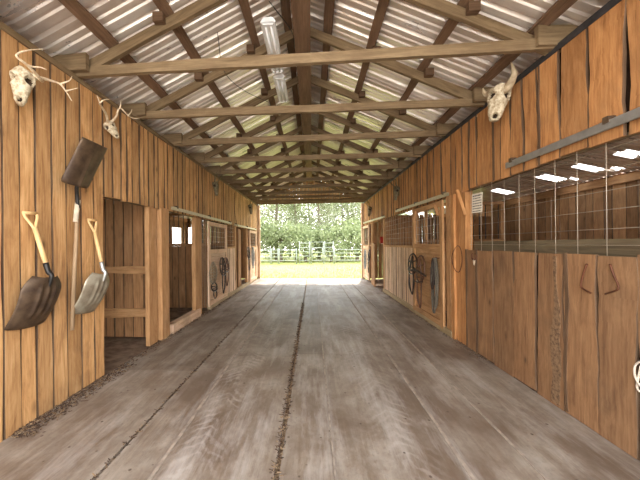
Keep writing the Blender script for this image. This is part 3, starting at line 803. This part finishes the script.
# ---------------------------------------------------------------- skulls and antlers
def skull_mesh(L, Wk, D, top, axis, out, side, eye=.3, snout=.36):
    """long axis from 'top' along 'axis'; out = face normal"""
    mb = MB(); rings = []; n = 48; k = 44; dark = set()
    for i in range(n+1):
        v = i/n
        w = Wk*(.62+.38*math.sin(min(1, v/.3)*math.pi/2)) if v < .3 else Wk*(1-(1-snout)*((v-.3)/.7)**.7)
        if v > .86: w *= 1-.35*((v-.86)/.14)
        if v < .05: w *= .55+.45*v/.05
        d = D*(1-.55*v)
        ring = []
        for j in range(k):
            a = 2*math.pi*j/k; cs, sn = math.cos(a), math.sin(a)
            x = cs*w/2; z = sn*d/2
            p = V((x, v*L, z))
            for sg in (-1, 1):   # eye sockets
                c = V((sg*Wk*.40, eye*L, D*.22)); q_ = (p-c); dd = math.sqrt((q_.x/(.24*Wk))**2+(q_.y/(.13*L))**2+(q_.z/(.4*D))**2)
                if dd < .8: dark.add(i*k+j)
                if dd < 1: p.x -= sg*Wk*.26*min(1, (1-dd)*2.2); p.z -= D*.30*min(1, (1-dd)*2.2)
                elif dd < 1.5: p.x += sg*Wk*.07*(1.5-dd)*2*(dd-1)*2; p.z += D*.10*(1.5-dd)*2*(dd-1)*2
            # nasal opening
            c = V((0, .86*L, D*.25)); q_ = p-c; dd = math.sqrt((q_.x/(.13*Wk))**2+(q_.y/(.10*L))**2)
            if p.z > 0 and dd < .85: dark.add(i*k+j)
            if p.z > 0 and dd < 1: p.z -= D*.5*min(1, (1-dd)*2)
            p += V((1, 1, 1))*(noise.noise(p*60)*Wk*.015 + noise.noise(p*22)*Wk*.02)
            ring.append(top + side*p.x + axis*p.y + out*p.z)
        rings.append(ring)
    mb.loft(rings)
    mb.m = [1 if all(q in dark for q in f) else 0 for f in mb.f]  # faces inside the hollows get the painted shade
    return mb
def deer(name, O, parts, L, Wk, ax, out, label, beams, mat='bone', amat='antler', group=None):
    e = empty(name, O)
    axis = V(ax).normalized(); out = V(out); out = (out-axis*out.dot(axis)).normalized(); side = axis.cross(out)
    skull_mesh(L, Wk, Wk*.75, V((0, 0, 0)), axis, out, side).build('skull', [M[mat], M['cavity']], e)
    for bm_ in beams:
        mb = MB()
        for pts, r0, r1 in bm_:
            n = len(pts); mb.tube([V(p)-O for p in pts], [r0+(r1-r0)*(i/(n-1)) for i in range(n)], 8, sub=5)
        mb.build('antler', M[amat], e)
    tag(e, label, 'skull', group); return e
# first deer skull: big branching antlers
O = at(23, 71, -2.22)
X1, X2 = -2.10, -2.0
b1 = [([at(27, 74, -2.2), at(36, 76, -2.15), at(42, 81, -2.08), at(34, 72, -2.02), at(26, 64, -2.0), at(17, 57, -2.0), at(19, 53, -2.0), at(30, 50, -2.0), at(44, 49, -2.0)], .015, .003),
      ([at(27, 65, -2.0), at(34, 67, -2.0), at(41, 67.5, -1.98), at(47, 70, -1.96)], .009, .002)]
b2 = [([at(30, 80, -2.22), at(40, 78, -2.24), at(52, 81, -2.22), at(60, 84, -2.18), at(65, 90, -2.15), at(72, 101, -2.12)], .016, .003),
      ([at(60, 84, -2.18), at(66, 82, -2.15), at(70, 80, -2.13), at(72, 76, -2.12)], .009, .002),
      ([at(66, 91, -2.15), at(70, 90, -2.12), at(78, 88, -2.08)], .009, .002)]
ax = (at(20, 105, -2.2)-O)
deer('deer_skull', O, None, ax.length, .16, ax, (.6, -1, .1), 'bleached deer skull with pale branching antlers high on the near left wall', [b1, b2])
# second deer skull
O = at(107, 122, -2.24)
b1 = [([at(108, 124, -2.22), at(106, 114, -2.15), at(101, 106, -2.08), at(100, 103, -2.0), at(104, 100, -1.98), at(110, 99, -1.98)], .014, .003),
      ([at(101, 106, -2.08), at(98, 98, -2.05), at(97, 95, -2.05)], .008, .002)]
b2 = [([at(110, 123, -2.24), at(116, 117, -2.22), at(120, 108, -2.15), at(130, 117, -2.1), at(140, 119, -2.05)], .014, .003),
      ([at(120, 108, -2.15), at(121, 103, -2.13), at(121, 100, -2.13)], .008, .002),
      ([at(128, 116, -2.1), at(131, 112, -2.1), at(132, 109, -2.1)], .008, .002)]
ax = (at(118, 138, -2.16)-O)
deer('deer_skull', O, None, ax.length, .13, ax, (.6, -1, .1), 'smaller deer skull with thin antlers above the upside down shovel', [b1, b2])
# small grimy skulls farther along
def small(px, py, X, sgn, s, label):
    O = at(px, py, X); r = random.Random(px)
    bs = []
    for k in (-1, 1):
        bs.append([([O+V((0, k*.03, 0)), O+V((sgn*.05, k*.10, .05))*1, O+V((sgn*.08, k*.19, .13)), O+V((sgn*.14, k*.16, .25))], .016, .004),
                   ([O+V((sgn*.08, k*.19, .13)), O+V((sgn*.16, k*.2, .17))], .010, .003)])
    deer('deer_skull', O, None, .28*s, .16*s, (sgn*.12, 0, -1), (sgn, 0, .1), label, bs, 'oldbone', 'oldbone')
small(215, 182, XL+.07, 1, 1.15, 'small dark grimy deer skull on the upper left boards above the net')
small(250, 205, XL+.07, 1, 1.2, 'small dark deer skull on the upper left boards by the far opening')
small(397, 187, XR-.07, -1, 1.15, 'small dark grimy deer skull on the upper right boards above the wire panel')
small(370, 207, XR-.07, -1, 1.2, 'small dark deer skull on the upper right boards by the far opening')
# cow skull, leaning to the left, one horn up
O = at(501, 86, XR-.16)
e = empty('cow_skull', O); ax = at(494, 121, XR-.20)-O; L = ax.length; axis = ax.normalized(); out = V((-.55, -1, .0)); out = (out-axis*out.dot(axis)).normalized(); side = axis.cross(out)
skull_mesh(L, .22, .18, V((0, 0, 0)), axis, out, side, eye=.27, snout=.5).build('skull', [M['bone'], M['cavity']], e)
for pts, r_ in (([(503, 91, .15), (508, 87, .14), (512, 80, .13), (514, 73, .13), (511, 62, .14)], [.04, .042, .034, .026, .006]),
                ([(496, 90, .17), (491, 92, .2), (487, 95, .22), (484, 92, .24), (483, 88, .25)], [.038, .034, .026, .018, .006])):
    mb = MB(); mb.tube([at(x, y, XR-d)-O for x, y, d in pts], r_, 12, sub=6); mb.build('horn', M['horn'], e)
tag(e, 'weathered cow skull with curved horn high on the right wall', 'skull')

# little steer head ornament with horseshoe horns, and two bent iron hooks
O = at(475, 261, XR-.045)
e = empty('steer_ornament', O)
mb = MB(); mb.loft([[V((-.012+.008*math.sin(a)*w*10, math.cos(a)*w, z)) for a in [k*math.pi/5 for k in range(10)]] for (w, z) in ((.018, .02), (.030, .012), (.026, -.02), (.014, -.045), (.010, -.055))])
mb.build('head', M['whitewrap'], e)
for sg in (-1, 1):
    mb = MB(); mb.tube([(-.015, sg*.012, .015), (-.015, sg*.045, .03), (-.015, sg*.05, .07), (-.015, sg*.03, .10)], [.008, .009, .008, .004], 8, sub=5); mb.build('horn', M['iron'], e)
tag(e, 'small pale steer head ornament with rusty horns on the low right boards', 'ornament')
for pts, lab in (([(587, 264), (583, 275), (581, 286), (585, 290), (591, 293)], 'bent rusty iron hook, left of the pair on the near right boards'),
                 ([(610, 264), (614, 276), (618, 285), (617, 290), (605, 294)], 'bent rusty iron hook, right of the pair on the near right boards')):
    P = [at(x, y, XR-.015) for x, y in pts]; O = P[0]
    mb = MB(); mb.tube([p-O for p in P], [.007, .0065, .006, .006, .005], 8, sub=4)
    o = mb.build('iron_hook', M['iron']); o.location = O; tag(o, lab, 'hook', 'iron hooks on the right boards')
P = [at(x, y, XR-.03) for x, y in [(641, 362), (635, 366), (635, 376), (639, 384), (644, 388), (650, 382), (650, 368)]]
O = P[0]; mb = MB(); mb.tube([p-O for p in P], .006, 8, sub=5, closed=True); mb.tube([at(641, 366, XR-.02)-O, at(637, 386, XR-.02)-O, at(640, 392, XR-.02)-O], .006, 8, sub=4)
o = mb.build('rope_loop', M['whiterope']); o.location = O; tag(o, 'white rope loop hanging at the right edge of the near boards', 'rope')

# ---------------------------------------------------------------- notice
P = at(477, 203, XR-.012)
e = empty('notice_sheet', P)
mb = MB(); hw, hh = .115, .125; mb.box((0, 0, 0), (.003, hw*2, hh*2)); mb.build('sheet', M['paper'], e)
mb = MB(); r = random.Random(9)
for k in range(7):
    z = hh-.03-k*.033; y = hw-.02; hgt = .016 if k in (0,) else .010
    while y > -hw+.03:
        w = min(r.uniform(.02, .055), y+hw-.015); mb.box((-.0022, y-w/2, z), (.001, w, hgt)); y -= w+.008
mb.build('print', M['ink'], e)
e.rotation_euler = (math.radians(2), 0, 0)
tag(e, 'white printed notice hanging on the wire at the end of the large window', 'sign')

# ---------------------------------------------------------------- light fixtures
def light(y0, y1, x, z, label):
    e = empty('strip_light', (x, (y0+y1)/2, z)); L = y1-y0
    mb = MB(); mb.loft([[V((a, s*L/2, b_)) for a, b_ in ((-.05, .04), (.05, .04), (.085, -.01), (.075, -.022), (-.075, -.022), (-.085, -.01))] for s in (-1, 1)], smooth=False)
    mb.build('housing', M['white'], e)
    for s in (-.03, .03):
        mb = MB(); mb.tube([(s, -L/2+.03, -.032), (s, L/2-.03, -.032)], .013, 10); mb.build('tube', M['tubeglass'], e)
    for s in (-1, 1):
        mb = MB(); mb.box((0, s*(L/2-.015), -.028), (.12, .03, .03)); mb.build('end_cap', M['white'], e)
    for s in (-.35, .35):
        mb = MB(); mb.tube([(0, s*L, .03), (0, s*L, .16)], .003, 6); mb.build('hanger', M['steel'], e)
    tag(e, label, 'light', 'strip lights beside the ridge beam')
light(3.06, 3.95, -.46, 3.88, 'white strip light hanging beside the ridge beam, the nearer one')
light(4.08, 4.78, -.46, 3.88, 'white strip light beside the ridge beam, the farther one')
mb = MB(); mb.tube([(-.42, 2.9, 3.95), (-.22, 3.3, 3.93), (-.2, 3.62, 3.95)], .005, 6, sub=6)
tag(mb.build('light_cord', M['black']), 'thin dark cord running between the strip light and the ridge beam', 'cord')
mb = MB(); mb.tube([V(p) for p in [(-1.0, 3.0, 3.74), (-1.12, 3.6, 3.70), (-1.0, 4.1, 3.72), (-.7, 4.66, 3.80)]], .004, 6, sub=6)
tag(mb.build('roof_cable', M['black']), 'thin cable slung under the left roof slope', 'cable')
mb = MB(); mb.tube([(XL+.02, 8.34, 3.0), (XL+.03, 8.32, 2.4), (XL+.11, 8.34, 1.9), (XL+.09, 8.42, 1.2), (XL+.07, 8.3, .9), (XL+.06, 8.2, .4)], .008, 6, sub=6)
tag(mb.build('hanging_cord', M['brleather']), 'dark cord hanging down the left wall before the far doorway', 'cord')
mb = MB(); mb.beam(at(457, 190, XR-.08), at(465, 215, XR-.03), .04, .025, up=(1, 0, 0)); 
tag(mb.build('brace_stick', M['wallR']), 'reddish brace stick leaning beside the printed notice', 'stick')
P = [at(x, y, XR-.06) for x, y in [(457, 246), (452, 256), (454, 268), (459, 272), (462, 262), (461, 250)]]
mb = MB(); mb.tube(P, .006, 6, sub=5, closed=True); tag(mb.build('lead_rope', M['iron']), 'rusty red lead rope looped on the broad red post', 'rope')

# ---------------------------------------------------------------- tack
def loops(name, O, curves, label, cat, hook=True, mats=None, sgn=1):
    e = empty(name, O)
    for nm, mat, pts, r, closed in curves:
        mb = MB(); mb.tube([V(p) for p in pts], r, 7, sub=6, closed=closed, flat=.6); mb.build(nm, M[mat], e)
    if hook:
        mb = MB(); mb.tube([(-sgn*.10, 0, .0), (sgn*.0, 0, .0), (sgn*.02, 0, .02)], .006, 6, sub=3); mb.build('hook', M['iron'], e)
    tag(e, label, cat); return e
def bridle(O, sgn, L, w, mat, label, seed, name='bridle', extra=0):
    r = random.Random(seed); j = lambda a: r.uniform(-a, a)
    c = []
    c.append(('headstall', mat, [(0, 0, .01), (sgn*.01, -w*.5, -.1*L), (sgn*.03, -w*.6, -.35*L), (sgn*.03, -w*.2, -.5*L), (sgn*.03, w*.3, -.48*L), (sgn*.02, w*.55, -.3*L), (sgn*.01, w*.4, -.08*L)], .016, True))
    c.append(('browband', mat, [(sgn*.02, -w*.5, -.16*L), (sgn*.06, 0, -.2*L), (sgn*.02, w*.5, -.15*L)], .014, False))
    c.append(('noseband', mat, [(sgn*.03, -w*.5, -.38*L), (sgn*.08, 0, -.42*L), (sgn*.03, w*.45, -.37*L), (sgn*.01, 0, -.34*L)], .014, True))
    c.append(('reins', mat, [(sgn*.03, -w*.15, -.48*L), (sgn*.05, -w*.45+j(.02), -.72*L), (sgn*.04, -w*.1, -.98*L), (sgn*.04, w*.3, -.85*L), (sgn*.03, w*.35, -.5*L)], .012, False))
    c.append(('bit', 'galv', [(sgn*.05, -w*.3, -.50*L), (sgn*.06, 0, -.52*L), (sgn*.05, w*.3, -.49*L)], .007, False))
    if extra:
        c.append(('reins', mat, [(0, w*.1, 0), (sgn*.04, w*.25, -.4*L), (sgn*.05, w*.1, -.8*L), (sgn*.05, -w*.2, -1.02*L), (sgn*.04, -w*.3, -.6*L), (sgn*.02, -w*.05, -.05*L)], .014, False))
    return loops(name, O, c, label, 'bridle', sgn=sgn)
def coil(O, sgn, L, w, mat, label, seed, turns=4, name='rope_coil', cat='rope', r0=.014):
    r = random.Random(seed); pts = []
    for t in range(turns):
        k = .75+.3*r.random(); ll = L*(.7+.35*r.random())
        pts += [(sgn*(.01+.012*t), 0, 0), (sgn*(.02+.012*t), -w*.45*k, -.35*ll), (sgn*(.02+.012*t), -w*.3*k, -.85*ll), (sgn*(.03+.01*t), 0, -ll), (sgn*(.03+.01*t), w*.35*k, -.8*ll), (sgn*(.02+.012*t), w*.4*k, -.3*ll)]
    return loops(name, O, [('rope_strand', mat, pts, r0, False)], label, cat, sgn=sgn)
XD = XR-.075
bridle(at(413, 254, XD), -1, .80, .42, 'leather', 'dark bridle with looping reins hanging left on the right stall door', 1, extra=1)
bridle(at(421, 256, XD-.01), -1, .95, .36, 'brleather', 'dark brown bridle hanging in the middle of the right stall door', 2, extra=1)
coil(at(437, 258, XD), -1, .92, .24, 'rope', 'grey green rope halter hanging lowest on the right stall door', 3)
coil(at(435, 258, XD-.02), -1, .62, .18, 'leather', 'black strap bundle above the rope halter on the right stall door', 4, turns=3, name='strap_bundle', cat='strap', r0=.013)
# saddle rack arm: dark curved pad and rail across the door
P = at(413, 258, XR-.12)
loops('girth_strap', P, [('strap', 'leather', [(0, .0, .02), (-.06, -.05, -.12), (-.14, -.25, -.22), (-.12, -.5, -.2), (-.04, -.75, -.28)], .022, False), ('strap_end', 'leather', [(-.04, -.1, -.10), (-.1, -.3, -.35), (-.1, -.45, -.42), (-.04, -.6, -.40)], .014, False)],
      'thick black girth strap draped low across the right stall door', 'strap', sgn=-1, hook=False)
XE = XL+.075
# hay net
O = at(213, 262, XE+.02); e = empty('hay_net', O); mb = MB()
for a in range(10):
    an = math.pi*2*a/10
    mb.tube([(.0+.07*math.cos(an)*s_, .19*math.sin(an)*s_, z) for s_, z in ((.15, 0), (.6, -.09), (1, -.22), (.9, -.36), (.5, -.46), (.1, -.5))], .006, 6, sub=3)
for z, s_ in ((-.09, .6), (-.16, .85), (-.22, 1), (-.29, 1), (-.36, .9), (-.43, .62)):
    mb.tube([(.07*math.cos(t*math.pi/6)*s_, .19*math.sin(t*math.pi/6)*s_, z) for t in range(12)], .005, 6, closed=True)
mb.build('netting', M['net'], e)
mb = MB(); mb.loft([[V((.06*s_*math.cos(t*math.pi/7), .17*s_*math.sin(t*math.pi/7), z)) for t in range(14)] for s_, z in ((.2, -.04), (.62, -.1), (.98, -.22), (.88, -.35), (.5, -.44), (.1, -.48))])
mb.build('hay', M['straw'], e)
tag(e, 'faded round hay net hanging on the pale left stall door', 'hay net')
bridle(at(213.5, 283, XE+.03), 1, .35, .3, 'leather', 'short dark strap bridle hanging below the hay net', 5)
bridle(at(222, 258, XE), 1, .85, .36, 'leather', 'long black bridle beside the hay net on the left stall door', 6, extra=1)
bridle(at(225.5, 258, XE), 1, .7, .36, 'brleather', 'dark brown bridle farthest right on the left stall door', 7, extra=1)
bridle(at(248, 247, XE), 1, .8, .34, 'leather', 'black bridle on the left door by the far opening', 8, extra=1)
coil(at(252, 247, XE), 1, .8, .34, 'bluebag', 'pale blue grey rope bundle on the left door by the far opening', 9)
bridle(at(369.5, 250, XD), -1, .8, .30, 'leather', 'black bridle on the right door by the far opening', 10, extra=1)
coil(at(366, 250, XD), -1, .8, .34, 'bluebag', 'pale blue grey rope bundle on the right door by the far opening', 11)
O = at(382, 240, XR-.02); mb = MB(); mb.loft([[V((.07*s_*math.cos(t*math.pi/8), .07*s_*math.sin(t*math.pi/8), z)) for t in range(16)] for s_, z in ((.75, -.1), (1, .1), (1.05, .1))])
o = mb.build('red_can', M['red']); o.location = O; tag(o, 'small red pail hanging in the dark right doorway', 'pail')

# ---------------------------------------------------------------- outside
mb = MB(); rings = []
for i in range(60):
    y = -6+i*1.2
    rings.append([V((-45+j*3, y, -.10+.06*noise.noise(V((j*.5, y*.2, 2))))) for j in range(31)])
mb.loft(rings, closed_ring=False, cap=False); struct('lawn', mb, [M['grass'], M['gravel']])
lw = bpy.data.objects['lawn']
for p in lw.data.polygons:
    if p.center.y < 10.5: p.material_index = 1  # unseen part of the ground, coloured for its bounce onto the roof
mb = MB(); r = random.Random(77)
for i in range(9000):
    y = 12.3+abs(r.gauss(0, 1))*5; x = r.uniform(-6, 6); h = r.uniform(.02, .07); a = r.uniform(0, 3.14)
    b0 = len(mb.v); p = V((x, y, -.11)); d = V((math.cos(a), math.sin(a), 0))*.008
    mb.v += [p-d, p+d, p+V((r.uniform(-.02, .02), r.uniform(-.02, .02), h+.06))]; mb.face((b0, b0+1, b0+2), [(0, 0)]*3)
tag(mb.build('grass_blades', M['blade']), 'short yellow green grass on the lawn beyond the far opening', 'grass', kind='stuff')

FY = 21.5
def zpix(py, Y): return EYE+(PCY-py)/FPX*Y
def xpix(px, Y): return (px-312.5)/FPX*Y
def panel(x0, x1, z1, nr, label, mid=0):
    e = empty('fence_panel', (x0, FY, -.1)); w = x1-x0
    mb = MB()
    for k in range(nr): z = .3+(z1-.35)*k/(nr-1); mb.tube([(0, 0, z), (w, 0, z)], .022, 8)
    mb.build('rails', M['pipe'], e)
    for k in range(2+mid):
        x = w*k/(1+mid); mb = MB(); mb.tube([(x, 0, 0), (x, 0, z1+.08)], .032, 8); mb.build('post', M['pipe'], e)
    tag(e, label, 'fence', 'white pipe corral panels beyond the lawn')
xs = [xpix(p, FY) for p in (232, 256, 271, 279, 297.5)]
for i in range(4): panel(xs[i], xs[i+1]-.09, 1.15, 4, ['white pipe fence panel farthest left beyond the lawn', 'white pipe fence panel second from the left beyond the lawn', 'narrow white pipe fence panel left of the gate run', 'long white pipe fence panel just left of the taller gate panels'][i])
panel(xpix(299.5, FY), xpix(309.5, FY), 1.65, 5, 'taller white pipe panel joined to the left side of the gate')
panel(xpix(324.6, FY), xpix(333, FY), 1.65, 5, 'taller white pipe panel joined to the right side of the gate')
panel(xpix(334.2, FY), xpix(362, FY), 1.15, 4, 'white pipe fence panel right of the gate panels')
panel(xpix(363, FY), xpix(392, FY), 1.15, 4, 'white pipe fence panel farthest right beyond the lawn')
e = empty('corral_gate', (xpix(311, FY), FY, -.1)); w = xpix(323.3, FY)-xpix(311, FY)
mb = MB(); mb.tube([(0, 0, 0), (0, 0, 1.68), (w, 0, 1.68), (w, 0, 0)], .04, 8); mb.build('frame', M['pipe'], e)
mb = MB()
for z in (.3, .6, .9, 1.25): mb.tube([(.06, 0, z), (w-.06, 0, z)], .025, 8)
mb.tube([(.07, 0, .28), (.07, 0, 1.28)], .025, 8); mb.tube([(w-.07, 0, .28), (w-.07, 0, 1.28)], .025, 8)
mb.build('gate_leaf', M['pipe'], e)
tag(e, 'white pipe walk through gate with tall arched frame beyond the lawn', 'gate')

def tree_mesh(seed, H, Wc, mat, nleaf=5200):
    r = random.Random(seed)
    tr = MB(); tr.tube([(0, 0, -.1), (.1, 0, H*.3), (-.05, .1, H*.6), (0, 0, H*.85)], [.17, .13, .09, .03], 8, sub=3)
    blobs = []
    for k in range(16):
        a = r.uniform(0, 6.28); z = H*(.14+.80*r.random()**.8); rr = Wc*.5*math.sqrt(r.random())*(1.1-.5*z/H)
        c = V((math.cos(a)*rr, math.sin(a)*rr, z)); blobs.append((c, Wc*r.uniform(.17, .27)))
        tr.tube([(0, 0, max(.4, z-.9)), c], [.05, .015], 6)
    lf = MB()
    for i in range(nleaf):
        c, q = r.choice(blobs)
        d = V((r.gauss(0, 1), r.gauss(0, 1), r.gauss(0, .8))).normalized()*q*r.uniform(.6, 1.1)
        p = c+d; n = V((r.gauss(0, 1), r.gauss(0, 1), r.gauss(0, 1))).normalized(); t = n.orthogonal().normalized(); b_ = n.cross(t)
        s_ = r.uniform(.06, .13); b0 = len(lf.v)
        lf.v += [p-t*s_, p-b_*s_*.5, p+t*s_, p+b_*s_*.5]; lf.face((b0, b0+1, b0+2, b0+3), [(0, 0)]*4)
    return tr, lf
prot = []
for k, (H, Wc, m_) in enumerate([(8.5, 5.2, 'leafA'), (7.2, 4.6, 'leafB'), (9.5, 5.6, 'leafB'), (3.0, 3.6, 'leafA')]):
    tr, lf = tree_mesh(300+k, H, Wc, m_)
    e = empty('leafy_tree' if k < 3 else 'leafy_bush', (0, 0, 0)); tr.build('trunk', M['trunk'], e); lf.build('foliage', M[m_], e); prot.append(e)
kinds = ['broad green leafy tree', 'pale green leafy tree', 'tall pale green tree', 'low green bush']
spots = []
for i, x in enumerate([-9.5, -6.6, -3.6, -1.6, .6, 3.0, 5.2, 8.2, 11]): spots.append((i % 3, x, 27+(i*1.7) % 2.2))
for i, x in enumerate([-11, -8, -5, -2.6, -.4, 1.8, 4.2, 7, 10]): spots.append(((i+1) % 3, x, 32+(i*1.3) % 3))
for i, x in enumerate([-7.4, -5.2, -2.8, -.6, 1.6, 3.9, 6.4]): spots.append((3, x, 24.3+(i*.7) % .9))
used = set(); r = random.Random(5)
place = ['far left of the view', 'left of the view', 'left part of the opening', 'behind the long left fence', 'behind the gate', 'right of the gate', 'right part of the opening', 'right of the view', 'far right of the view']
for i, (k, x, y) in enumerate(spots):
    o = prot[k] if k not in used else copy_tree(prot[k]); used.add(k)
    o.location = (x, y, -.1); o.rotation_euler = (0, 0, r.uniform(0, 6.28)); s_ = r.uniform(.9, 1.15); o.scale = (s_, s_, s_)
    row = 'in the front row' if i < 9 else 'in the back row' if i < 18 else 'just behind the fence'
    pl = place[i] if i < 9 else place[i-9] if i < 18 else place[i-17]
    tag(o, '%s %s, %s' % (kinds[k], row, pl), 'tree' if k < 3 else 'bush', 'trees beyond the corral' if k < 3 else 'bushes behind the corral')
